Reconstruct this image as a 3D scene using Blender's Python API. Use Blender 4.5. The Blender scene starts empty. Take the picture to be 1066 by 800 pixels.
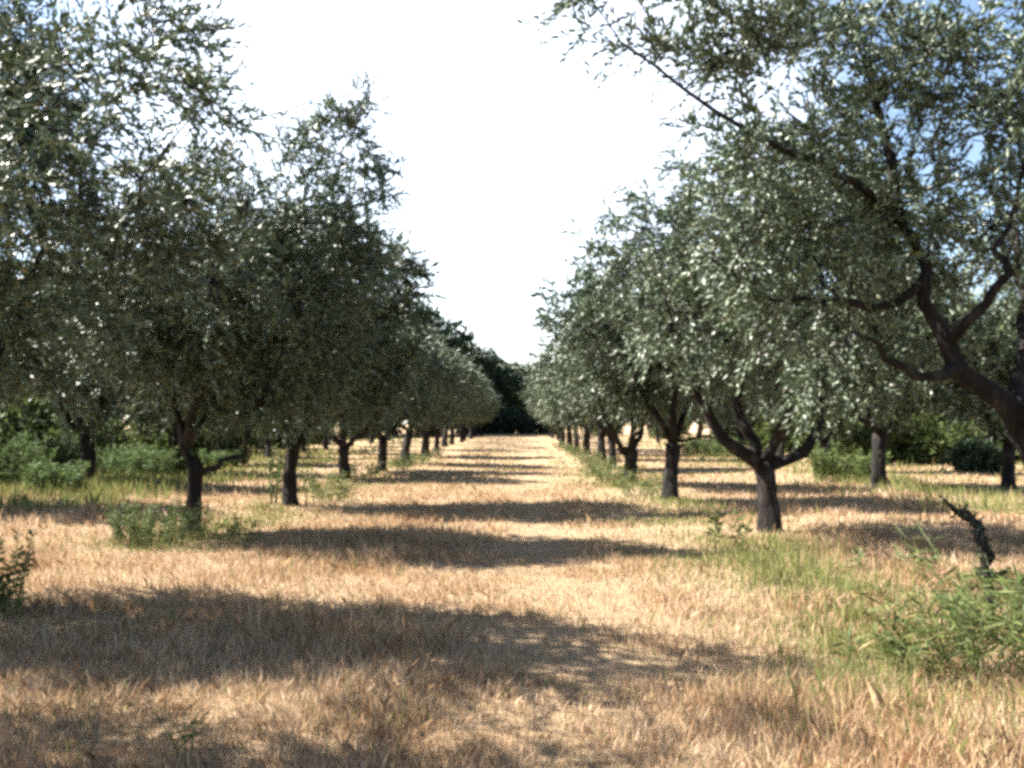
import bpy, math, random
import numpy as np
from mathutils import Vector, Matrix

# ------------------------------------------------------------------ constants
SUN_EL, SUN_AZ = math.radians(46), math.radians(-72)      # azimuth from +Y towards +X
F_PX, CX, HY, CAM_H = 950.0, 545.0, 438.0, 1.5            # of the 1066 px wide photograph

scene = bpy.context.scene
col = scene.collection
TAU = 2 * math.pi


def gz(x, y):
    """height of the ground"""
    near = np.exp(-(np.asarray(y) / 60.0) ** 2)
    return (0.035 * np.sin(0.55 * x + 0.31 * y + 1.0) + 0.025 * np.sin(1.13 * x - 0.72 * y)
            + 0.018 * np.sin(0.33 * x - 1.62 * y + 2.0)) * near


def gp(px, py, eff=1.45):
    """ground point under a place of the photograph"""
    d = eff * F_PX / (py - HY)
    return ((px - CX) / F_PX * d, d)


def pz(px, py, d):
    return ((px - CX) / F_PX * d, CAM_H - (py - HY) / F_PX * d)


# value noise on the plane, for patches
_rs = np.random.RandomState(5)
_LAT = _rs.rand(256, 256)


def vnoise(x, y, s):
    x = np.asarray(x) / s + 100.3
    y = np.asarray(y) / s + 57.7
    xi, yi = np.floor(x).astype(int), np.floor(y).astype(int)
    fx, fy = x - xi, y - yi
    fx, fy = fx * fx * (3 - 2 * fx), fy * fy * (3 - 2 * fy)
    L = lambda a, b: _LAT[a % 256, b % 256]
    return (L(xi, yi) * (1 - fx) + L(xi + 1, yi) * fx) * (1 - fy) + (L(xi, yi + 1) * (1 - fx) + L(xi + 1, yi + 1) * fx) * fy


# ------------------------------------------------------------------ materials
def new_mat(name):
    m = bpy.data.materials.new(name)
    m.use_nodes = True
    nt = m.node_tree
    b = nt.nodes['Principled BSDF']
    return m, nt, b


def ramp(nt, stops, inp):
    r = nt.nodes.new('ShaderNodeValToRGB')
    els = r.color_ramp.elements
    while len(els) < len(stops):
        els.new(0.5)
    for e, (p, c) in zip(els, stops):
        e.position = p
        e.color = (*c, 1)
    nt.links.new(inp, r.inputs[0])
    return r.outputs[0]


def noise(nt, scale, detail=4, rough=0.6, coord='Object'):
    tc = nt.nodes.new('ShaderNodeTexCoord')
    n = nt.nodes.new('ShaderNodeTexNoise')
    n.inputs['Scale'].default_value = scale
    n.inputs['Detail'].default_value = detail
    n.inputs['Roughness'].default_value = rough
    nt.links.new(tc.outputs[coord], n.inputs['Vector'])
    return n.outputs['Fac']


def mix(nt, fac, a, b):
    m = nt.nodes.new('ShaderNodeMix')
    m.data_type = 'RGBA'
    for sock, v in ((m.inputs[0], fac), (m.inputs[6], a), (m.inputs[7], b)):
        if hasattr(v, 'links') or isinstance(v, bpy.types.NodeSocket):
            nt.links.new(v, sock)
        elif isinstance(v, (int, float)):
            sock.default_value = v
        else:
            sock.default_value = (*v, 1)
    return m.outputs[2]


def leaf_mat(name, stops, under, trans=0.25, rough=0.45, spec=0.5, patch=None):
    """two sided leaf: ramp over leaves on top, paler below, some light through"""
    m, nt, b = new_mat(name)
    g = nt.nodes.new('ShaderNodeNewGeometry')
    c = ramp(nt, stops, g.outputs['Random Per Island'])
    if patch:
        n = noise(nt, patch[0], 3)
        f = ramp(nt, [(0.42, (0, 0, 0)), (0.62, (1, 1, 1))], n)
        c = mix(nt, f, c, patch[1])
    c = mix(nt, g.outputs['Backfacing'], c, under)
    nt.links.new(c, b.inputs['Base Color'])
    b.inputs['Roughness'].default_value = rough
    b.inputs['Specular IOR Level'].default_value = spec
    t = nt.nodes.new('ShaderNodeBsdfTranslucent')
    nt.links.new(c, t.inputs['Color'])
    s = nt.nodes.new('ShaderNodeMixShader')
    s.inputs[0].default_value = trans
    nt.links.new(b.outputs[0], s.inputs[1])
    nt.links.new(t.outputs[0], s.inputs[2])
    nt.links.new(s.outputs[0], nt.nodes['Material Output'].inputs[0])
    return m


M = {}
M['olive_leaf'] = leaf_mat('olive_leaf', [(0.0, (.014, .032, .012)), (.35, (.034, .066, .021)), (.7, (.075, .115, .046)), (.93, (.125, .145, .064)), (1, (.12, .085, .045))],
                           (.125, .168, .105), .08, .5, .45, patch=(1.4, (.040, .048, .024)))
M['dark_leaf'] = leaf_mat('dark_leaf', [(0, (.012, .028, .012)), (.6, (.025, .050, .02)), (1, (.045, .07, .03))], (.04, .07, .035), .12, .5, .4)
M['wood_leaf'] = leaf_mat('wood_leaf', [(0, (.025, .05, .018)), (.6, (.05, .09, .03)), (1, (.08, .11, .04))], (.07, .11, .05), .2, .5, .4)
M['weed_leaf'] = leaf_mat('weed_leaf', [(0, (.025, .045, .010)), (.5, (.06, .088, .02)), (.85, (.13, .14, .04)), (1, (.28, .21, .09))], (.09, .11, .035), .3, .65, .25)
M['bush_leaf'] = leaf_mat('bush_leaf', [(0, (.035, .060, .016)), (.5, (.068, .105, .026)), (1, (.12, .15, .045))], (.08, .11, .035), .25, .7, .2)
M['straw'] = leaf_mat('straw', [(0, (.20, .11, .055)), (.25, (.38, .24, .13)), (.55, (.53, .38, .25)), (.85, (.69, .53, .385)), (1, (.76, .63, .47))],
                      (.46, .32, .19), .25, .6, .3, patch=(0.9, (.33, .19, .095)))
M['lush_leaf'] = leaf_mat('lush_leaf', [(0, (.038, .07, .022)), (.5, (.075, .128, .04)), (1, (.13, .18, .06))], (.085, .125, .045), .35, .7, .2)
M['green_blade'] = leaf_mat('green_blade', [(0, (.09, .13, .035)), (.5, (.16, .19, .055)), (.85, (.27, .25, .09)), (1, (.42, .33, .15))], (.18, .19, .07), .3, .55, .3)


def bark_mat(name, dark, mid, lite, scale=9):
    m, nt, b = new_mat(name)
    tc = nt.nodes.new('ShaderNodeTexCoord')
    mp = nt.nodes.new('ShaderNodeMapping')
    mp.inputs['Scale'].default_value = (1, 1, .28)
    nt.links.new(tc.outputs['Object'], mp.inputs[0])
    n = nt.nodes.new('ShaderNodeTexNoise')
    n.inputs['Scale'].default_value = scale
    n.inputs['Detail'].default_value = 8
    n.inputs['Roughness'].default_value = .7
    nt.links.new(mp.outputs[0], n.inputs['Vector'])
    nt.links.new(ramp(nt, [(.3, dark), (.52, mid), (.72, lite)], n.outputs['Fac']), b.inputs['Base Color'])
    bp = nt.nodes.new('ShaderNodeBump')
    bp.inputs['Strength'].default_value = .9
    bp.inputs['Distance'].default_value = .07
    nt.links.new(n.outputs['Fac'], bp.inputs['Height'])
    nt.links.new(bp.outputs[0], b.inputs['Normal'])
    b.inputs['Roughness'].default_value = .9
    b.inputs['Specular IOR Level'].default_value = .2
    return m


M['bark'] = bark_mat('bark', (.008, .007, .007), (.018, .015, .014), (.075, .065, .056))
M['bare_wood'] = bark_mat('bare_wood', (.10, .08, .065), (.24, .20, .17), (.40, .35, .30))
M['dark_bark'] = bark_mat('dark_bark', (.012, .010, .010), (.03, .025, .022), (.07, .06, .05))
M['dead_wood'] = bark_mat('dead_wood', (.010, .010, .010), (.030, .027, .024), (.17, .16, .14), 22)

m, nt, b = new_mat('stem_green')
nt.links.new(ramp(nt, [(.3, (.07, .10, .03)), (.7, (.16, .17, .06))], noise(nt, 20)), b.inputs['Base Color'])
b.inputs['Roughness'].default_value = .6
M['stem_green'] = m

m, nt, b = new_mat('dry_soil')
n1 = noise(nt, .55, 6, .65)
n2 = noise(nt, 6.0, 8, .75)
n3 = noise(nt, 60.0, 4, .8)
c1 = ramp(nt, [(.25, (.21, .135, .075)), (.5, (.36, .25, .145)), (.75, (.50, .375, .23))], n2)
c2 = ramp(nt, [(.3, (.18, .12, .07)), (.7, (.55, .42, .27))], n3)
c = mix(nt, .45, c1, c2)
c = mix(nt, ramp(nt, [(.55, (0, 0, 0)), (.75, (.55, .55, .55))], n1), c, (.24, .20, .075))
nt.links.new(c, b.inputs['Base Color'])
bp = nt.nodes.new('ShaderNodeBump')
bp.inputs['Strength'].default_value = 1
bp.inputs['Distance'].default_value = .04
nt.links.new(n3, bp.inputs['Height'])
nt.links.new(bp.outputs[0], b.inputs['Normal'])
b.inputs['Roughness'].default_value = .95
b.inputs['Specular IOR Level'].default_value = .1
M['dry_soil'] = m


# ------------------------------------------------------------------ mesh helpers
def np_mesh(name, V, loops, lstart, mats, mat_idx=None, smooth=False):
    me = bpy.data.meshes.new(name)
    V = np.asarray(V, np.float32)
    me.vertices.add(len(V))
    me.vertices.foreach_set('co', V.ravel())
    me.loops.add(len(loops))
    me.loops.foreach_set('vertex_index', np.asarray(loops, np.int32))
    me.polygons.add(len(lstart))
    me.polygons.foreach_set('loop_start', np.asarray(lstart, np.int32))
    for mm in mats:
        me.materials.append(mm)
    if mat_idx is not None:
        me.polygons.foreach_set('material_index', np.asarray(mat_idx, np.int32))
    if smooth:
        me.polygons.foreach_set('use_smooth', np.ones(len(lstart), bool))
    me.update(calc_edges=True)
    return me


class Tubes:
    """gathers tapered round tubes"""
    def __init__(self):
        self.V, self.F = [], []

    def add(self, pts, radii, sides=6, rough=0.0, rng=None):
        pts = [Vector(p) for p in pts]
        base = len(self.V)
        t = (pts[1] - pts[0]).normalized()
        u = t.cross(Vector((0.3, 1, 0.1))).normalized()
        for i, p in enumerate(pts):
            a = pts[max(i - 1, 0)]
            c = pts[min(i + 1, len(pts) - 1)]
            t = (c - a).normalized()
            u = (u - t * u.dot(t)).normalized()
            v = t.cross(u)
            for k in range(sides):
                an = TAU * k / sides
                r = radii[i]
                if rough and rng:
                    r *= 1 + rough * (rng.random() - .5) + rough * .7 * math.sin(an * 3 + i * .35)
                self.V.append(p + (u * math.cos(an) + v * math.sin(an)) * r)
        for i in range(len(pts) - 1):
            for k in range(sides):
                a = base + i * sides + k
                b2 = base + i * sides + (k + 1) % sides
                self.F.append((a, b2, b2 + sides, a + sides))
        self.F.append(tuple(base + k for k in reversed(range(sides))))
        e = base + (len(pts) - 1) * sides
        self.F.append(tuple(e + k for k in range(sides)))

    def arrays(self):
        loops, start = [], []
        for f in self.F:
            start.append(len(loops))
            loops.extend(f)
        return np.array([tuple(v) for v in self.V], np.float32).reshape(-1, 3), loops, start

    def mesh(self, name, mat, smooth=True):
        V, l, s = self.arrays()
        return np_mesh(name, V, l, s, [mat], None, smooth)


def smooth_path(ctrl, n):
    """Catmull-Rom through control points"""
    P = [Vector(p) for p in ctrl]
    if len(P) == 2:
        return [P[0].lerp(P[1], i / (n - 1)) for i in range(n)]
    P = [P[0] * 2 - P[1]] + P + [P[-1] * 2 - P[-2]]
    segs = len(P) - 3
    out = []
    for i in range(n):
        u = i / (n - 1) * segs
        s = min(int(u), segs - 1)
        t = u - s
        a, b_, c_, d = P[s:s + 4]
        out.append(0.5 * ((2 * b_) + (c_ - a) * t + (2 * a - 5 * b_ + 4 * c_ - d) * t * t + (3 * b_ - a - 3 * c_ + d) * t ** 3))
    return out


def unit(a):
    return a / np.maximum(np.linalg.norm(a, axis=-1, keepdims=True), 1e-9)


def leaves(P, D, L, W, rs, fold=.25, flat=.0):
    """kite shaped leaves at P along D"""
    n = len(P)
    D = unit(D)
    r = rs.normal(size=(n, 3))
    r[:, 2] += flat
    N = unit(r - D * np.sum(r * D, 1, keepdims=True))
    S = np.cross(D, N)
    L = np.asarray(L).reshape(-1, 1) * np.ones((n, 1))
    W = np.asarray(W).reshape(-1, 1) * np.ones((n, 1))
    mid = P + D * L * .5
    V = np.empty((n, 4, 3), np.float32)
    V[:, 0] = P
    V[:, 1] = mid + S * W * .5 + N * W * fold
    V[:, 2] = P + D * L
    V[:, 3] = mid - S * W * .5 + N * W * fold
    return V.reshape(-1, 3)


def link(name, me, parent=None):
    o = bpy.data.objects.new(name, me)
    col.objects.link(o)
    if parent:
        o.parent = parent
    return o


def tag(o, label, cat, group=None, kind=None):
    o['label'] = label
    o['category'] = cat
    if group:
        o['group'] = group
    if kind:
        o['kind'] = kind
    return o


# ------------------------------------------------------------------ trees
def auto_limbs(rng, fork, n, reach, rise):
    a0 = rng.random() * TAU
    out = []
    for k in range(n):
        a = a0 + TAU * k / n + rng.uniform(-.35, .35)
        r = reach * rng.uniform(.75, 1.1)
        h = rise * rng.uniform(.8, 1.15)
        d = Vector((math.cos(a), math.sin(a), 0))
        w = Vector((rng.uniform(-.15, .15), rng.uniform(-.15, .15), 0))
        out.append([fork, fork + d * r * .35 + Vector((0, 0, h * .22)) + w * .5, fork + d * r * .68 + Vector((0, 0, h * .58)) + w,
                    fork + d * r + Vector((0, 0, h))])
    return out


def auto_lobes(rng, c, rad, n):
    out = []
    for k in range(n):
        z = 1 - 2 * (k + .5) / n
        a = k * 2.39996 + rng.uniform(-.4, .4)
        s = math.sqrt(1 - z * z)
        d = rng.uniform(.5, .78)
        q = rng.uniform(.36, .5)
        out.append((Vector((c[0] + rad[0] * d * s * math.cos(a), c[1] + rad[1] * d * s * math.sin(a), c[2] + rad[2] * d * z)),
                    Vector((rad[0] * q, rad[1] * q, rad[2] * q))))
    out.append((Vector(c), Vector(rad) * .5))
    return out


def build_tree(seed, trunk, trunk_r, limbs, lobes, n_clusters, n_shoots, per_shoot, leaf=(.078, .026), zmin=1.2,
               shoot=(.2, .5), split=True, bark='bark', leafmat='olive_leaf', flare=1.6, droop=.25, limb_r=.6, rough=.26, tsides=14):
    """returns (trunk mesh, [limb meshes], crown mesh)"""
    rng = random.Random(seed)
    rs = np.random.RandomState(seed)
    T = Tubes()
    tp = smooth_path(trunk, 10)
    tr = []
    for i in range(10):
        t = i / 9
        tr.append(trunk_r * (1 + (flare - 1) * math.exp(-t * 7) - .12 * t + .12 * math.exp(-((t - 1) / .15) ** 2)))
    T.add(tp, tr, tsides, rough, rng)
    nodes = []
    limb_tubes = []
    for L in limbs:
        r0 = trunk_r * limb_r
        if isinstance(L, tuple):
            L, r0 = L
        tb = Tubes() if split else T
        pts = smooth_path(L, 11)
        for i in range(2, 10):
            pts[i] = pts[i] + Vector((rng.uniform(-1, 1), rng.uniform(-1, 1), rng.uniform(-1, 1))) * .055
        rr = [max(r0 * rng.uniform(.9, 1.15) * (1 - .8 * (i / 10) ** .85), .012) for i in range(11)]
        tb.add(pts, rr, 8 if split else 6, rough * .7, rng)
        for i in range(3, 11):
            nodes.append((pts[i], rr[i], len(limb_tubes)))
        limb_tubes.append(tb)
    # secondary branches to every lobe
    for c, r in lobes:
        k = min(range(len(nodes)), key=lambda i: (nodes[i][0] - c).length + max(0, nodes[i][0].z - c.z) * .8)
        p, pr, li = nodes[k]
        d = c - p
        if d.length < .25:
            continue
        j = Vector((rng.uniform(-1, 1), rng.uniform(-1, 1), rng.uniform(-.3, 1))) * d.length * .14
        pts = smooth_path([p, p + d * .45 + j, c, c + d.normalized() * .35 * min(r)], 8)
        r0 = min(pr * .75, .05)
        rr = [max(r0 * (1 - .78 * i / 7), .006) for i in range(8)]
        limb_tubes[li].add(pts, rr, 5, .1, rng)
        for i in range(2, 8):
            nodes.append((pts[i], rr[i], li))
    # leaf clusters in the lobes
    NP = np.array([tuple(q[0]) for q in nodes])
    w = np.array([r.x * r.y * r.z for c, r in lobes]) ** .75
    pick = rs.choice(len(lobes), n_clusters, p=w / w.sum())
    C = np.array([tuple(c) for c, r in lobes])[pick]
    R = np.array([tuple(r) for c, r in lobes])[pick]
    d = unit(rs.normal(size=(n_clusters, 3)))
    P = C + d * R * (rs.rand(n_clusters, 1) ** .45)
    low = P[:, 2] < zmin
    P[low, 2] = zmin + rs.rand(low.sum()) * .5
    ctr = np.average(np.array([tuple(c) for c, r in lobes]), axis=0, weights=w)
    tw = Tubes()
    LP, LD = [], []
    for p in P:
        dd = np.linalg.norm(NP - p, axis=1) + np.maximum(0, NP[:, 2] - p[2]) * .3
        q = NP[int(np.argmin(dd))]
        v = p - q
        ln = np.linalg.norm(v)
        mid = q + v * .5 + np.array([0, 0, .12 * ln]) + rs.normal(size=3) * .06 * ln
        tw.add([q, mid, p], [.008, .006, .004], 3)
        out = unit(v + .35 * (p - ctr) + 1e-4)
        for s in range(n_shoots):
            sl = rs.uniform(*shoot)
            sd = unit(out * rs.uniform(.3, 1.1) + rs.normal(size=3) * .75 + np.array([0, 0, rs.uniform(-droop * 2, .5)]))
            t = (np.arange(per_shoot) + rs.rand(per_shoot)) / per_shoot
            start = p - v * rs.uniform(0, .45)
            pos = start + sd * (t[:, None] * sl) + np.array([0, 0, -droop]) * (t[:, None] ** 2) * sl
            sp = unit(rs.normal(size=(per_shoot, 3)))
            LP.append(pos)
            LD.append(sd * .95 + sp * .62)
    LP, LD = np.concatenate(LP), np.concatenate(LD)
    n = len(LP)
    LV = leaves(LP, LD, leaf[0] * rs.uniform(.5, 1.35, n), leaf[1] * rs.uniform(.75, 1.2, n), rs)
    TV, tl, ts = tw.arrays()
    V = np.concatenate([LV, TV])
    loops = np.concatenate([np.arange(n * 4), np.array(tl) + n * 4])
    st = np.concatenate([np.arange(n) * 4, np.array(ts) + n * 4])
    mi = np.concatenate([np.zeros(n), np.ones(len(ts))])
    crown = np_mesh('crown', V, loops, st, [M[leafmat], M[bark]], mi)
    trunk_me = T.mesh('trunk', M[bark])
    return trunk_me, [t.mesh('limb', M[bark]) for t in limb_tubes] if split else [], crown


def place_tree(meshes, x, y, label, group=None, name='olive_tree', cat='olive tree', rz=0, s=1.0, sz=None):
    e = bpy.data.objects.new(name, None)
    e.empty_display_size = .3
    col.objects.link(e)
    e.location = (x, y, float(gz(x, y)) - .06)
    e.rotation_euler = (0, 0, rz)
    e.scale = (s, s, sz or s)
    tag(e, label, cat, group)
    t, ls, c = meshes
    link('trunk', t, e)
    for l in ls:
        link('limb', l, e)
    link('crown', c, e)
    return e


def plan(d, x0):
    """photo pixel -> point relative to a tree standing at (x0, d)"""
    def f(px, py, dy=0.0):
        x, z = pz(px, py, d)
        return Vector((x - x0, dy, z))
    return f


V3 = Vector
ROW_L, ROW_R = 'olive trees of the row left of the grass alley', 'olive trees of the row right of the grass alley'

# --- the right-hand tree with the three-way fork
x0, d0 = 3.23, 12.1
q = plan(d0, x0)
limbs = [([q(792, 484), q(762, 462, -.1), q(738, 437, -.15), q(722, 405, -.2), q(700, 345, -.3), q(668, 270, -.5)], .10),
         ([q(792, 484), q(783, 455, .1), q(773, 428, .2), q(775, 400, .3), q(760, 320, .6), q(745, 240, .9)], .095),
         ([q(795, 482), q(812, 478, -.05), q(836, 463, -.1), q(851, 434, -.1), q(858, 405, 0), q(880, 330, .2), q(885, 260, .3)], .095),
         ([q(794, 480), q(806, 440, -.4), q(796, 395, -.7), q(812, 320, -.9), q(800, 230, -.9)], .085)]
rng = random.Random(11)
lobes = auto_lobes(rng, (-.05, .15, 3.5), (2.35, 2.1, 1.95), 17)
place_tree(build_tree(11, [V3((.02, 0, -.05)), V3((.0, 0, .45)), V3((-.06, 0, .98))], .135, limbs, lobes, 640, 5, 20, zmin=1.85), x0, d0,
           'olive tree with thick bare trunk forking into three wide dark limbs, right of alley', ROW_R)

# --- the near right tree: trunk outside the frame, limbs reaching in
x0, d0 = 4.75, 7.6
q = plan(d0, x0)
limbs = [([q(1062, 432), q(1035, 400), q(1000, 372), q(982, 335, .1), q(974, 275, .2), q(955, 205, .3), q(930, 110, .3), q(920, 40, .3)], .105),
         ([q(1000, 372), q(965, 378, -.1), q(930, 374, -.2), q(897, 352, -.3), q(868, 340, -.4)], .055),
         ([q(985, 345), q(1010, 318, -.1), q(1036, 280, -.2), q(1030, 240, -.2), q(1050, 160, -.3)], .06),
         ([q(975, 275, .2), q(925, 312, .1), q(850, 304, 0), q(795, 305, -.1), q(735, 262, -.2)], .042),
         ([q(955, 205, .3), q(900, 180, .1), q(840, 158, -.1), q(775, 138, -.3), q(700, 105, -.5), q(640, 60, -.6)], .040),
         ([q(1060, 425), q(1090, 380, .4), q(1120, 300, .8), q(1130, 180, 1.1)], .10),
         ([q(1060, 425), q(1085, 390, -.6), q(1110, 330, -1.2), q(1100, 230, -1.7)], .08)]
lobes = []
rng = random.Random(21)
for px, py, dy, r in [(930, 215, .4, .7), (850, 250, .1, .75), (780, 235, -.2, .55), (860, 130, .2, .75), (940, 90, .3, .75), (1030, 130, -.2, .7), (760, 165, -.2, .5),
                      (1050, 225, .3, .6), (930, 330, 1.1, .6), (1010, 330, 1.3, .7), (740, 70, -.4, .55), (820, 40, -.1, .65), (900, 0, .3, .7),
                      (655, 45, -.55, .42), (1000, 20, .2, .6), (1100, 60, .2, .9), (1130, 200, 1.2, .9), (1120, 250, -1.4, .9), (720, 0, -.5, .5),
                      (610, 15, -.6, .28), (1180, 130, 0, .9), (800, 300, .3, .45), (880, 385, .9, .4), (1000, 200, .9, .8), (880, 190, 1.1, .8)]:
    lobes.append((q(px, py, dy), V3((r, r, r * .85))))
place_tree(build_tree(22, [V3((0, 0, -.05)), V3((-.12, 0, .55)), V3((-.42, 0, 1.2)), V3((-.62, 0, 1.56))], .145, limbs, lobes, 740, 5, 20, zmin=1.75,
                      leaf=(.074, .024)), x0, d0,
           'near olive tree at right edge, thick leaning trunk, crown filling the upper right corner', ROW_R)

# --- the left tree with the pruned stub
x0, d0 = -4.4, 12.1
q = plan(d0, x0)
limbs = [([q(203, 486), q(196, 468), q(188, 452)], .085),
         ([q(205, 492), q(222, 480, -.05), q(240, 474, -.1), q(256, 468, -.15), q(262, 440, -.2), q(285, 400, -.3), q(330, 300, -.4)], .05),
         ([q(192, 460), q(180, 420, .1), q(165, 350, .2), q(140, 240, .3)], .07),
         ([q(194, 458), q(215, 400, -.3), q(245, 310, -.5), q(270, 200, -.6)], .075),
         ([q(194, 458), q(205, 410, .5), q(220, 300, .9), q(200, 180, 1.1)], .07)]
rng = random.Random(31)
lobes = auto_lobes(rng, (.15, 0, 3.35), (2.5, 1.55, 2.0), 17)
lobes += [(q(335, 200, -.2), V3((.55, .5, .6))), (q(300, 150, 0), V3((.4, .4, .5))), (q(372, 255, -.2), V3((.5, .5, .5)))]
L1 = build_tree(33, [V3((0, 0, -.05)), V3((.03, 0, .5)), V3((.03, 0, 1.0))], .10, limbs, lobes, 980, 5, 20, zmin=1.6, flare=1.45)
place_tree(L1, x0, d0, 'olive tree with slim dark trunk, sawn stub and thin side limb, left of alley', ROW_L)

# --- the second left tree, taller
x0, d0 = -4.15, 16.4
q = plan(d0, x0)
rng = random.Random(41)
lobes = auto_lobes(rng, (.3, 0, 3.6), (2.5, 1.55, 2.25), 16)
lobes += [(q(360, 150, 0), V3((.7, .6, .8))), (q(395, 190, 0), V3((.55, .5, .6))), (q(372, 100, 0), V3((.35, .3, .5))), (q(430, 285, -.2), V3((.5, .5, .4))), (q(340, 110, .2), V3((.4, .4, .5)))]
limbs = auto_limbs(rng, V3((.05, 0, 1.15)), 4, 1.5, 2.0) + [[V3((.05, 0, 1.1)), q(330, 400), q(345, 300), q(365, 160)]]
place_tree(build_tree(44, [V3((0, 0, -.05)), V3((-.05, 0, .6)), V3((.02, 0, 1.2))], .115, limbs, lobes, 940, 5, 18, zmin=1.3, leaf=(.095, .034)), x0, d0,
           'tall olive tree with shoots around its trunk, behind the tree with sawn stub', ROW_L)

# --- the two nearest left trees, mostly outside the frame
x0, d0 = -4.82, 7.3
rng = random.Random(51)
lobes = auto_lobes(rng, (-.1, -.1, 3.3), (2.2, 1.35, 1.9), 15)
lobes += [(V3((1.9, -.2, 4.5)), V3((.55, .5, .5))), (V3((2.15, .1, 3.9)), V3((.4, .4, .4)))]
limbs = auto_limbs(rng, V3((-.15, 0, 1.15)), 4, 1.3, 2.0)
place_tree(build_tree(55, [V3((0.37, 0, -.05)), V3((.28, 0, .45)), V3((-.15, 0, 1.2))], .14, limbs, lobes, 820, 5, 20, zmin=1.5, leaf=(.07, .024)), x0, d0,
           'olive tree cut by the left edge, dark trunk foot standing in weeds', ROW_L)
x0, d0 = -4.6, 4.25
rng = random.Random(61)
lobes = auto_lobes(rng, (0, 0, 3.3), (2.2, 1.5, 1.7), 14)
lobes += [(V3((1.7, .9, 3.5)), V3((.6, .6, .4))), (V3((2.2, 1.3, 3.75)), V3((.45, .5, .35))), (V3((1.2, 1.2, 3.0)), V3((.5, .5, .4))), (V3((2.75, 1.2, 3.5)), V3((.35, .4, .3))), (V3((2.2, 1.5, 3.2)), V3((.35, .4, .25)))]
limbs = auto_limbs(rng, V3((0, 0, 1.15)), 4, 1.3, 2.0)
place_tree(build_tree(66, [V3((0, 0, -.05)), V3((.04, 0, .5)), V3((0, 0, 1.2))], .14, limbs, lobes, 460, 5, 20, zmin=1.8, leaf=(.062, .019)), x0, d0,
           'nearest olive tree, only its overhanging twigs showing in the upper left corner', ROW_L)

# --- third trees of each row: own shape
x0, d0 = 2.72, 17.0
q = plan(d0, x0)
rng = random.Random(71)
lobes = auto_lobes(rng, (-.1, 0, 3.1), (2.1, 2.0, 1.8), 15)
limbs = [[q(700, 462), q(686, 440, -.2), q(660, 400, -.4), q(630, 330, -.5)], [q(700, 462), q(712, 430, .3), q(740, 360, .6), q(750, 290, .8)],
         [q(700, 462), q(698, 420, -.5), q(690, 350, -.8), q(700, 270, -.8)],
         ([q(704, 458), q(730, 455), q(752, 448), q(765, 420)], .035)]
place_tree(build_tree(77, [V3((0, 0, -.05)), V3((.02, 0, .5)), V3((.05, 0, 1.1))], .135, limbs, lobes, 520, 5, 17, zmin=1.5, leaf=(.10, .036)), x0, d0,
           'olive tree with straight slim trunk directly beyond the wide forked tree', ROW_R)
x0, d0 = 2.54, 21.5
q = plan(d0, x0)
rng = random.Random(81)
lobes = auto_lobes(rng, (-.1, 0, 3.05), (2.1, 2.0, 1.75), 14)
limbs = [[q(657, 468), q(640, 455, -.2), q(622, 410, -.4), q(600, 350, -.5)], [q(657, 468), q(672, 440, .3), q(690, 380, .6)],
         [q(657, 468), q(655, 420, -.5), q(650, 350, -.8)], ([q(655, 472), q(644, 465), q(640, 458)], .06),
         ([q(657, 455), q(670, 437, -.6), q(678, 428, -.8)], .04)]
place_tree(build_tree(88, [V3((0, 0, -.05)), V3((-.02, 0, .4)), V3((0, 0, .85))], .15, limbs, lobes, 480, 5, 16, zmin=1.45, leaf=(.105, .038)), x0, d0,
           'olive tree with stout short trunk and pale cut branch stubs, right row', ROW_R)

# --- shared kinds for the rest of the rows
KIND = []
for k in range(6):
    rng = random.Random(100 + k)
    fh = rng.uniform(.95, 1.25)
    fork = V3((rng.uniform(-.1, .1), rng.uniform(-.1, .1), fh))
    rad = (rng.uniform(2.0, 2.35), rng.uniform(1.35, 1.6), rng.uniform(1.6, 1.95))
    lobes = auto_lobes(rng, (rng.uniform(-.15, .15), 0, 1.35 + rad[2]), rad, 14)
    limbs = auto_limbs(rng, fork, rng.choice([3, 4]), 1.3, 1.7)
    KIND.append(build_tree(100 + k, [V3((0, 0, -.05)), V3((rng.uniform(-.06, .06), 0, .5)), fork], rng.uniform(.12, .16), limbs, lobes,
                           480, 4, 15, leaf=(.125, .045), zmin=1.2, split=False))

ORD = 'first second third fourth fifth sixth seventh eighth ninth tenth'.split()
rng = random.Random(7)


def row(places, texts, far, group, k0=0):
    for i, (x, y) in enumerate(places):
        s = rng.uniform(.9, 1.1)
        place_tree(KIND[(i * 2 + k0) % 6], x, y, texts[i] if i < len(texts) else far, group, rz=rng.choice([0, math.pi]) + rng.uniform(-.35, .35), s=s, sz=s * rng.uniform(.95, 1.08))


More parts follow.
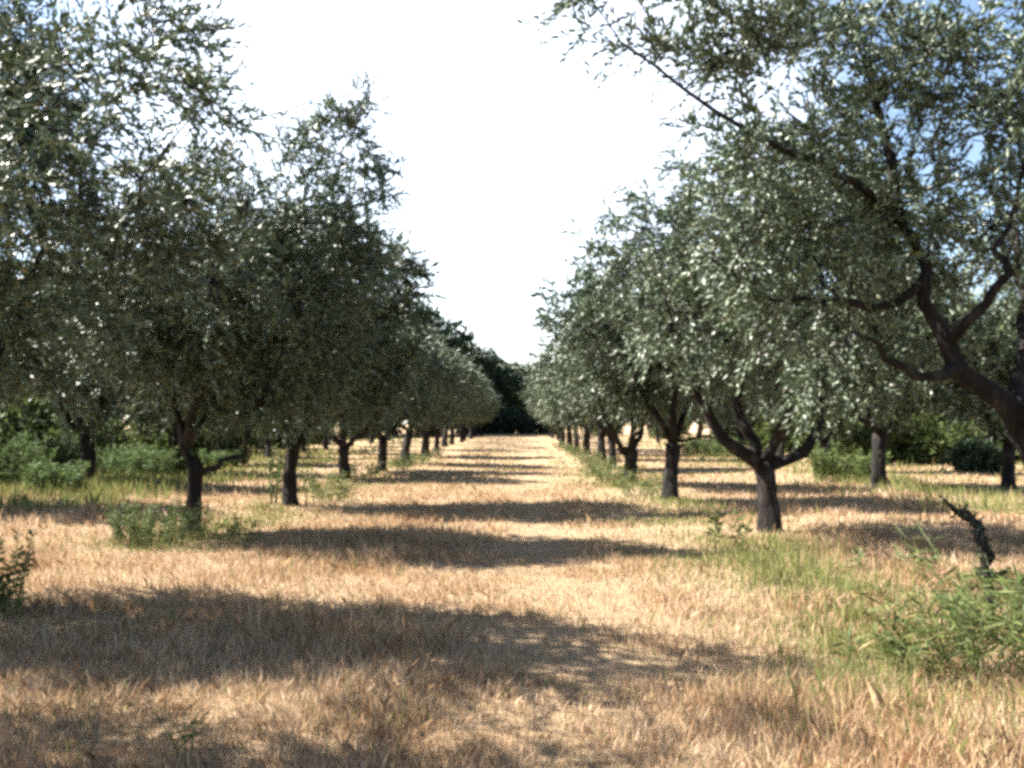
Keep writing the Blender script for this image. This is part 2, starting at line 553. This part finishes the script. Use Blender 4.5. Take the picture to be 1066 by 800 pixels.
row([(-4.6, 23.5), (-4.1, 26.3), (-3.95, 31), (-4.1, 38), (-4.4, 46)] + [(-4.3 + rng.uniform(-.25, .25), y) for y in (51.5, 57, 62.5, 68, 74, 80, 86, 92)],
    ['olive tree left of alley, next after the tall one with shoots round its trunk',
     'olive tree left of alley, second after the tall one, straight dark trunk',
     'olive tree left of alley, third after the tall one, trunk bent slightly right',
     'olive tree left of alley, fourth after the tall one, thin trunk in grass',
     'olive tree left of alley, last whose trunk still shows against sunlit grass'],
    'small pale olive tree crown overlapping its neighbours toward the far end, left of alley', ROW_L, 0)
row([(2.75, 28.5), (3.0, 34.5), (2.8, 40.5), (2.55, 44.5), (2.4, 48.5)] + [(2.5 + rng.uniform(-.25, .25), y) for y in (54, 59, 64.5, 70, 76, 82, 88, 94)],
    ['olive tree right of alley, next after the stout short one with cut stubs',
     'olive tree right of alley, second after the stout short one, trunk half hidden',
     'olive tree right of alley, foremost of three thin trunks rising close together from weeds',
     'olive tree right of alley, middle of three thin trunks rising close together from weeds',
     'olive tree right of alley, furthest of three thin trunks rising close together from weeds'],
    'small pale olive tree crown overlapping its neighbours toward the far end, right of alley', ROW_R, 3)
G2L, G2R = 'olive trees of the second row on the left', 'olive trees of the second row on the right'
row([(-10.0, 20.8), (-10.2, 15.5), (-10.0, 26), (-10.3, 31), (-10.1, 36), (-10.0, 41.5), (-10.2, 47), (-10, 53), (-10, 60), (-10, 67)],
    ['olive tree in green undergrowth with dark trunk visible, second row at far left',
     'olive tree of second left row cut by the left edge of the photo'],
    'shaded olive tree of the second left row, showing between the trunks of the first', G2L, 1)
row([(8.0, 20.6), (8.9, 27), (10.7, 20.4), (9.3, 33), (9.2, 39), (9.5, 45), (9.8, 51), (9.4, 57), (9.4, 64)],
    ['olive tree with leaning dark trunk in green grass, second row behind the forked tree',
     'slender olive tree of second right row just right of the forked trunk',
     'olive tree with forked dark trunk near right edge, beside the low dark bush'],
    'shaded olive tree of the second right row, showing between the trunks of the first', G2R, 4)
G3 = 'olive trees of the outer rows'
row([(-16, 24), (-16, 30), (-16.2, 36), (-16, 43), (-16, 50)], [], 'shaded olive tree of the outermost left row, behind green shrubs', G3, 2)
row([(15.5, 25), (16, 31.5), (15.8, 38), (16, 45), (16, 52)], [], 'shaded olive tree of the outermost right row, behind the second row', G3, 5)

# --- the dark wood at the end
WOOD = []
for k in range(3):
    rng2 = random.Random(300 + k)
    rad = (3.6, 3.4, 4.6)
    lobes = auto_lobes(rng2, (0, 0, 5.6), rad, 22)
    fork = V3((0, 0, 2.0))
    WOOD.append(build_tree(300 + k, [V3((0, 0, -.1)), V3((.1, 0, 1)), fork], .28, auto_limbs(rng2, fork, 4, 2.2, 5.0), lobes, 520, 4, 11,
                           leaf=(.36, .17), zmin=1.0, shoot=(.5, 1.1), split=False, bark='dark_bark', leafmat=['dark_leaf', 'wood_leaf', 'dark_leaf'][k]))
GW = 'tall dark trees of the wood closing the view'
far = [(-24, 84, 1.35, 0), (-17.5, 88, 1.4, 2), (-13.3, 93, 1.50, 0), (-10.2, 97, 1.35, 2), (-7.2, 101, 1.12, 0), (-4.6, 105, .95, 2), (-2.2, 107, .85, 1), (.6, 109, .80, 1),
       (4.6, 108, .8, 0), (9.5, 106, .9, 2), (15, 100, .95, 0), (21, 94, 1.0, 2), (27, 84, 1.0, 1), (-31, 78, 1.2, 1), (-30, 62, 1.0, 0), (-25, 52, .8, 2), (27, 66, .85, 0), (25, 54, .8, 2), (-22, 38, .6, 1), (-23, 44, .7, 0), (-21.5, 31, .6, 2), (22, 38, .6, 1), (23, 45, .7, 0), (21.5, 31, .55, 2),
       (-20, 60, .7, 1), (20, 62, .7, 1), (-20, 72, .8, 2), (20, 76, .8, 2), (-14, 80, .7, 0), (14, 84, .7, 1)]
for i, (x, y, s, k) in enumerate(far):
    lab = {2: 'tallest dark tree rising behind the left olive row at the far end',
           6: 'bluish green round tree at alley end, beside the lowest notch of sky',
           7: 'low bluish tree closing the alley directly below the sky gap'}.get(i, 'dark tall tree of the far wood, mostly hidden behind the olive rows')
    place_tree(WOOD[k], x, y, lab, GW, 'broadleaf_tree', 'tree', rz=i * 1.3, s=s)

# low dark bushes under the wood
BUSH = []
for k in range(2):
    rng2 = random.Random(340 + k)
    lobes = auto_lobes(rng2, (0, 0, .8), (1.9, 1.4, .95), 10)
    fork = V3((0, 0, .25))
    BUSH.append(build_tree(340 + k, [V3((0, 0, -.1)), V3((.02, 0, .1)), fork], .08, auto_limbs(rng2, fork, 5, 1.2, .9), lobes, 260, 4, 10, leaf=(.2, .1), zmin=.08,
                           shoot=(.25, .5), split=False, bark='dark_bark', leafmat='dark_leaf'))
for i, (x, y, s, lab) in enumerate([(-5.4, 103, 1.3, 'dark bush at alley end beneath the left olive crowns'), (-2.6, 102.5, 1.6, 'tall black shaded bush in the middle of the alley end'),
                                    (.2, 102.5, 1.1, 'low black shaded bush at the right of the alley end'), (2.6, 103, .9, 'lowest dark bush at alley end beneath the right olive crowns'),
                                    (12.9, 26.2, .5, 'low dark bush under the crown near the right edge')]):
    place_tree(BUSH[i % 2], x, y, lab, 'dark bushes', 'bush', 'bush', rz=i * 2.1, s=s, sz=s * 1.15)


rng2 = random.Random(360)
HEDGE = build_tree(360, [V3((0, 0, -.1)), V3((.02, 0, .1)), V3((0, 0, .25))], .08, auto_limbs(rng2, V3((0, 0, .25)), 5, 1.2, .9), auto_lobes(rng2, (0, 0, .9), (1.9, 1.4, 1.0), 10), 260, 4, 12,
                   leaf=(.14, .06), zmin=.08, shoot=(.25, .5), split=False, bark='dark_bark', leafmat='bush_leaf')
spots = [(-13.2, y) for y in (22, 27, 33.5, 40, 48, 57)] + [(-18.5, y) for y in (27, 33, 38, 46, 55)] + [(13.0, y) for y in (33, 37, 42, 48, 56)] + [(18, y) for y in (29, 34, 40, 48, 57)] + [(17, 66), (-17, 66), (8, 86), (-9, 84), (12, 74), (-13, 74)]
for i, (x, y) in enumerate(spots):
    s = rng2.uniform(.95, 1.5)
    place_tree(HEDGE, x + rng2.uniform(-.5, .5), y, 'green bush in the distance, low between the outer olive trunks', 'green bushes between the outer rows', 'bush', 'bush', rz=i * 1.7, s=s)


# ------------------------------------------------------------------ weeds and shrubs
def weed(name, label, cat, x, y, seed, n, h, spread, leaf, mat, per=14, lean=.35, group=None, stem_r=.006):
    rng = random.Random(seed)
    rs = np.random.RandomState(seed)
    e = bpy.data.objects.new(name, None)
    e.empty_display_size = .2
    col.objects.link(e)
    e.location = (x, y, float(gz(x, y)))
    tag(e, label, cat, group)
    tb = Tubes()
    tubes = []
    P, D = [], []
    for k in range(n):
        if n <= 22:
            tb = Tubes()
        if tb not in tubes:
            tubes.append(tb)
        a = rng.random() * TAU
        r = spread * math.sqrt(rng.random()) * .55
        b0 = V3((math.cos(a) * r, math.sin(a) * r, -.02))
        hh = h * rng.uniform(.55, 1.05)
        o = V3((math.cos(a), math.sin(a), 0)) * lean * hh * rng.uniform(.3, 1.3) + V3((rng.uniform(-1, 1), rng.uniform(-1, 1), 0)) * .1 * hh
        pts = smooth_path([b0, b0 + o * .35 + V3((0, 0, hh * .55)), b0 + o + V3((0, 0, hh))], 6)
        tb.add(pts, [stem_r * (1 - .12 * i) for i in range(6)], 4)
        for i in range(per):
            t = rng.uniform(.12, 1) ** .8
            u = t * 5
            s = min(int(u), 4)
            P.append(pts[s].lerp(pts[s + 1], u - s))
            aa = rng.random() * TAU
            D.append((math.cos(aa), math.sin(aa), rng.uniform(-.2, .9)))
    m_ = len(P)
    L = leaf[0] * rs.uniform(.6, 1.25, m_)
    LV = leaves(np.array([tuple(p) for p in P]), np.array(D), L, L * leaf[1] / leaf[0], rs, flat=.8)
    for tb in tubes:
        link('stem', tb.mesh('stem', M['stem_green']), e)
    link('foliage', np_mesh('foliage', LV, np.arange(m_ * 4), np.arange(m_) * 4, [M[mat]]), e)
    return e


def wp(px, py):
    return gp(px, py, 1.5)


GW1 = 'green weeds in the right foreground'
for i, (px, py, n, h, sp, lab) in enumerate([
        (900, 690, 9, .34, .5, 'pale green weed lowest on the left of the right foreground clump'),
        (955, 688, 16, .46, .6, 'bright green bushy weed in the middle of the right foreground clump'),
        (1005, 690, 22, .5, .6, 'dark green leafy weed below the bent dark stalk'),
        (1062, 694, 26, .85, .6, 'dark tall weed cut by the right edge of the photo'),
        (965, 650, 10, .42, .5, 'grassy weed just left of the foot of the bent stalk'),
        (1045, 655, 18, .6, .5, 'weed just right of the foot of the bent dark stalk')]):
    x, y = wp(px, py)
    weed('weed', lab, 'weed', x, y, 500 + i, int(n * .95), h, sp, (.13, .014), 'bush_leaf' if i in (3, 5) else 'weed_leaf', 24, .45, GW1, .004)
x, y = wp(742, 572)
weed('weed', 'taller upright leafy weed left of the forked olive trunk', 'weed', x, y, 520, 2, .62, .1, (.15, .04), 'weed_leaf', 26, .1)
x, y = wp(768, 572)
weed('weed', 'shorter upright weed right beside the forked olive trunk', 'weed', x, y, 521, 2, .45, .1, (.14, .04), 'weed_leaf', 22, .1)
x, y = wp(887, 590)
weed('weed', 'small lone weed between forked trunk and bent stalk', 'weed', x, y, 522, 3, .22, .15, (.09, .03), 'weed_leaf', 14, .3)
x, y = wp(955, 592)
weed('weed', 'small lone weed just left of the bent stalk tip', 'weed', x, y, 523, 4, .24, .2, (.09, .03), 'weed_leaf', 14, .3)
x, y = wp(163, 570)
weed('shrub', 'dark green rounded shrub left of the slim trunk with sawn stub', 'shrub', x, y, 530, 70, .50, .95, (.06, .016), 'bush_leaf', 40, .3)
x, y = wp(240, 572)
weed('weed', 'dry olive-green weed right of the slim trunk with sawn stub', 'weed', x, y, 531, 16, .32, .7, (.11, .018), 'weed_leaf', 14, .4)
x, y = wp(285, 526)
weed('sucker_shoot', 'dark leafy sucker shoots left of the tall olive trunk', 'shoot', x, y, 532, 5, 1.15, .22, (.10, .045), 'bush_leaf', 30, .06, stem_r=.016)
x, y = wp(322, 524)
weed('sucker_shoot', 'thin leafy sucker shoots right of the tall olive trunk', 'shoot', x, y, 533, 3, .95, .2, (.09, .035), 'bush_leaf', 18, .15, stem_r=.009)
x, y = wp(3, 648)
weed('weed', 'dark weeds around the trunk foot at the left edge', 'weed', x, y, 534, 18, .66, .3, (.06, .02), 'bush_leaf', 34, .15)
x, y = wp(196, 800)
weed('weed', 'thin green grass sprout at the bottom of the photo', 'weed', x, y, 535, 4, .2, .08, (.13, .010), 'weed_leaf', 6, .25)
GS = 'green shrubs under the left trees'
for i, (px, py, h, sp, lab) in enumerate([(-25, 510, 1.15, 2.2, 'tall green shrub cut by the left edge'), (35, 500, 1.0, 1.8, 'green shrub left of the dark second-row trunk'),
                                          (55, 517, .55, .8, 'low yellow-green shrub standing foremost near the far left trunk'),
                                          (135, 499, .8, 1.6, 'green shrub right of the dark second-row trunk'), (168, 495, .65, 1.5, 'low green shrub between second-row trunk and sawn stub'),
                                          (232, 486, .55, 1.3, 'green shrub seen below the thin side limb')]):
    x, y = wp(px, py)
    weed('shrub', lab, 'shrub', x, y, 560 + i, int(80 * sp), h * 1.1, sp * 1.1, (.10, .030), 'lush_leaf', 44, .3, GS, .008)
for i, (px, py, h, sp, lab) in enumerate([(880, 500, .8, 1.5, 'green shrub left of the leaning second-row trunk'), (870, 478, 1.0, 2.2, 'green shrub beyond the leaning second-row trunk'),
                                          (740, 475, .9, 2.2, 'green shrub seen between the straight slim trunk and the fork'), (950, 480, 1.1, 2.2, 'shaded green shrub right of the leaning second-row trunk')]):
    x, y = wp(px, py)
    weed('shrub', lab, 'shrub', x, y, 580 + i, int(60 * sp), h, sp, (.12, .035), 'lush_leaf' if i == 2 else 'bush_leaf', 40, .3, 'green shrubs under the right trees', .008)

GF = 'low weeds along the feet of the tree rows'
for i, (x, y) in enumerate([(2.3, 17.6), (2.1, 20.4), (2.3, 23), (2.0, 25.5), (2.4, 28), (2.2, 31), (2.5, 34), (2.2, 37.5), (2.3, 41), (2.1, 45), (2.0, 49),
                            (-3.6, 17.2), (-4.5, 21), (-4.2, 24), (-3.7, 27), (-3.6, 31.5), (-3.8, 38.5)]):
    weed('weed', 'low grassy green weed at the foot of the ' + ('right' if x > 0 else 'left') + ' olive row', 'weed', x, y, 700 + i, 22, .42, .75, (.16, .022), 'weed_leaf', 14, .45, GF + (' on the right' if x > 0 else ' on the left'), .006)

# bent dark stalk in the right foreground
x0, d0 = wp(1022, 640)
q = plan(d0, x0)
e = bpy.data.objects.new('dead_branch', None)
e.empty_display_size = .2
col.objects.link(e)
e.location = (x0, d0, 0)
tag(e, 'dark bent dead branch sticking up out of the green weeds at right', 'branch')
rng = random.Random(9)
tb = Tubes()
pts = smooth_path([q(1022, 655), q(1024, 615), q(1018, 592), q(1020, 576, -.02), q(1011, 558, -.03), q(1010, 546, -.03), q(996, 533), q(990, 530), q(974, 515)], 26)
tb.add(pts, [(.030 + .016 * math.sin(math.pi * min(i / 19, 1)) if i < 18 else .036 * (26 - i) / 8 + .002) * rng.uniform(.6, 1.2) for i in range(26)], 9, .6, rng)
link('stem', tb.mesh('stem', M['dead_wood']), e)
for i, (a, b_, r) in enumerate([((1022, 598), (1042, 588), .03), ((1006, 546), (1016, 536), .022), ((1016, 568), (1004, 572), .012)]):
    t2 = Tubes()
    t2.add(smooth_path([q(*a), q((a[0] + b_[0]) / 2, (a[1] + b_[1]) / 2 + 2, -.03), q(*b_, -.04)], 5), [r, r * .9, r * .7, r * .5, r * .2], 7, .3, rng)
    link('twig', t2.mesh('twig', M['dead_wood'] if i != 1 else M['bare_wood']), e)

rs = np.random.RandomState(12)
P = []
for k in range(48):
    i = rng.uniform(2, 20)
    P.append(tuple(pts[int(i)].lerp(pts[int(i) + 1], i % 1)))
P = np.array(P)
D = unit(rs.normal(size=(48, 3)) * .8 + np.array([.25, 0, .45]))
P = P + D * .03
LV = leaves(P, D, rs.uniform(.03, .075, 48), .028, rs, .4)
link('foliage', np_mesh('foliage', LV, np.arange(192), np.arange(48) * 4, [M['dark_leaf']]), e)

# ------------------------------------------------------------------ ground and grass
xs = np.concatenate([np.linspace(-300, -40, 14), np.linspace(-36, -14, 12), np.linspace(-13, 13, 105), np.linspace(14, 36, 12), np.linspace(40, 300, 14)])
ys = np.concatenate([np.linspace(-60, -4, 12), np.linspace(-3, 30, 133), np.linspace(31, 80, 50), np.linspace(90, 500, 20)])
X, Y = np.meshgrid(xs, ys)
V = np.stack([X.ravel(), Y.ravel(), gz(X, Y).ravel()], 1)
nx, ny = len(xs), len(ys)
ii, jj = np.meshgrid(np.arange(nx - 1), np.arange(ny - 1))
a = (jj * nx + ii).ravel()
loops = np.stack([a, a + 1, a + nx + 1, a + nx], 1).ravel()
g = link('ground', np_mesh('ground', V, loops, np.arange(len(a)) * 4, [M['dry_soil']], None, True))
tag(g, 'dry straw-coloured ground of the alley between the olive rows', 'ground', None, 'structure')

rs = np.random.RandomState(3)


def green_share(x, y):
    bump = lambda c, w: np.exp(-((x - c) / w) ** 2)
    n = vnoise(x, y, 1.1)
    n2 = vnoise(x + 40, y, .45)
    s = (.8 + .5 * (y > 17)) * bump(2.4, .8) * (y > 8) + .6 * bump(-4.2, .7) * (y > 10) + .8 * np.clip((-6.5 - x) / 1.5, 0, 1) * np.clip((y - 14) / 3, 0, 1)
    s = s + .55 * bump(8.5, 1.2) * (y > 15) + .75 * np.exp(-((x - 3.3) / 1.1) ** 2 - ((y - 6.6) / 1.3) ** 2) + .35 * np.exp(-((x - 2.2) / .8) ** 2 - ((y - 5.6) / 1.2) ** 2)
    s = s + .22 * np.clip((y - 18) / 10, 0, 1)
    return np.clip(s * (.25 + 1.5 * n) * (.6 + .8 * n2) + .03, 0, 1)


def blades(n, y0, y1, half0, half1, h, w):
    y = y0 + (y1 - y0) * rs.rand(n)
    hw = half0 + (half1 - half0) * (y - y0) / (y1 - y0)
    x = (rs.rand(n) * 2 - 1) * hw
    t = vnoise(x, y, .5) * .6 + vnoise(x, y, .16) * .4
    keep = rs.rand(n) < (.25 + 1.1 * t) * np.clip(vnoise(x + 3, y + 9, 1.3) * 2.6, .25, 1)
    x, y, t = x[keep], y[keep], t[keep]
    gr = green_share(x, y)
    isg = rs.rand(len(x)) < gr
    n = len(x)
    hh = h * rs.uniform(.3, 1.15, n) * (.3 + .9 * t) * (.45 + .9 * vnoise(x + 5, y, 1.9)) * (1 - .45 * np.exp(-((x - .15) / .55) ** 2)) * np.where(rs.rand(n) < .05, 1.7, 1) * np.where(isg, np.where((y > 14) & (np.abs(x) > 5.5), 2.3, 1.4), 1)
    # dry stalks lie over in drifts
    a = rs.rand(n) * TAU
    lx = np.cos(a) * .75 + (vnoise(x, y + 31, .8) - .5) * .7
    ly = np.sin(a) * .75 + (vnoise(x + 17, y, .8) - .5) * .7
    k = rs.uniform(.05, 1.05, n) * np.where(isg, .6, 1)
    B = np.stack([x, y, gz(x, y) - .01], 1)
    tip = B + np.stack([lx * k * hh, ly * k * hh, hh], 1)
    midp = B + np.stack([lx * k * hh * .3, ly * k * hh * .3, hh * .6], 1)
    b2 = rs.rand(n) * TAU
    S = np.stack([np.cos(b2), np.sin(b2), np.zeros(n)], 1) * (w * rs.uniform(.6, 1.4, n))[:, None]
    Vq = np.stack([B - S * .5, B + S * .5, midp + S * .4, tip, midp - S * .4], 1)
    return Vq, isg


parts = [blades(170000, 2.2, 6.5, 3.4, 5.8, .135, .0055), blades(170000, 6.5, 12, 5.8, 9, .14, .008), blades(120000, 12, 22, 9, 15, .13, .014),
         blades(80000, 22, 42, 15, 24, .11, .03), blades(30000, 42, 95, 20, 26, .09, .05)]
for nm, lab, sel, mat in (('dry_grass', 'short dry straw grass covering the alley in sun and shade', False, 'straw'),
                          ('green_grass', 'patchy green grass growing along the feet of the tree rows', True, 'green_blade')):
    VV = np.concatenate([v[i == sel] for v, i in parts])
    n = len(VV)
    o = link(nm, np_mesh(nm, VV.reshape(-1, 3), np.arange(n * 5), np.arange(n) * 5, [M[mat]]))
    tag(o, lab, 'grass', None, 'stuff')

# ------------------------------------------------------------------ light, sky, camera
S = Vector((math.cos(SUN_EL) * math.sin(SUN_AZ), math.cos(SUN_EL) * math.cos(SUN_AZ), math.sin(SUN_EL)))
sun = bpy.data.lights.new('sun', 'SUN')
sun.energy = 5
sun.angle = math.radians(.53)
sun.color = (1, .94, .86)
so = bpy.data.objects.new('sun', sun)
so.rotation_euler = (-S).to_track_quat('-Z', 'Y').to_euler()
col.objects.link(so)

w = bpy.data.worlds.new('World')
scene.world = w
w.use_nodes = True
nt = w.node_tree
bg = nt.nodes['Background']
sky = nt.nodes.new('ShaderNodeTexSky')
sky.sky_type = 'NISHITA'
sky.sun_disc = False
sky.sun_elevation = SUN_EL
sky.sun_rotation = SUN_AZ
sky.dust_density = 1.0
sky.air_density = 1.0
nt.links.new(sky.outputs[0], bg.inputs[0])
bg.inputs[1].default_value = .055
# white glow added to the sky ahead of the camera, for a blown-out centre
tc = nt.nodes.new('ShaderNodeTexCoord')
dt = nt.nodes.new('ShaderNodeVectorMath')
dt.operation = 'DOT_PRODUCT'
dt.inputs[1].default_value = Vector((-.07, .96, .25)).normalized()
nt.links.new(tc.outputs['Generated'], dt.inputs[0])
mr = nt.nodes.new('ShaderNodeMapRange')
mr.interpolation_type = 'SMOOTHSTEP'
mr.inputs['From Min'].default_value = .905
mr.inputs['From Max'].default_value = .96
mr.inputs['To Max'].default_value = .24
nt.links.new(dt.outputs['Value'], mr.inputs[0])
glow = nt.nodes.new('ShaderNodeBackground')
glow.inputs[0].default_value = (1, .99, .97, 1)
nt.links.new(mr.outputs[0], glow.inputs[1])
ad = nt.nodes.new('ShaderNodeAddShader')
nt.links.new(bg.outputs[0], ad.inputs[0])
nt.links.new(glow.outputs[0], ad.inputs[1])
nt.links.new(ad.outputs[0], nt.nodes['World Output'].inputs[0])

cam = bpy.data.cameras.new('camera')
co = bpy.data.objects.new('camera', cam)
col.objects.link(co)
cam.sensor_width = 36
cam.lens = F_PX / 1066 * 36
cam.clip_end = 2000
yaw = math.atan((CX - 533) / F_PX)
pitch = math.atan((HY - 400) / F_PX)
co.location = (0, 0, CAM_H)
co.rotation_euler = (math.pi / 2 + pitch, 0, yaw)
cam.dof.use_dof = True
cam.dof.focus_distance = 6.5
cam.dof.aperture_fstop = 4
scene.camera = co

scene.view_settings.view_transform = 'Standard'
scene.view_settings.look = 'None'
scene.view_settings.exposure = 2.4
scene.view_settings.gamma = 1
scene.render.engine = 'CYCLES'
c = scene.cycles
c.max_bounces = 4
c.diffuse_bounces = 1
c.glossy_bounces = 2
c.transmission_bounces = 2
c.caustics_reflective = c.caustics_refractive = False
c.use_denoising = False
c.filter_width = 3.5
c.use_adaptive_sampling = False
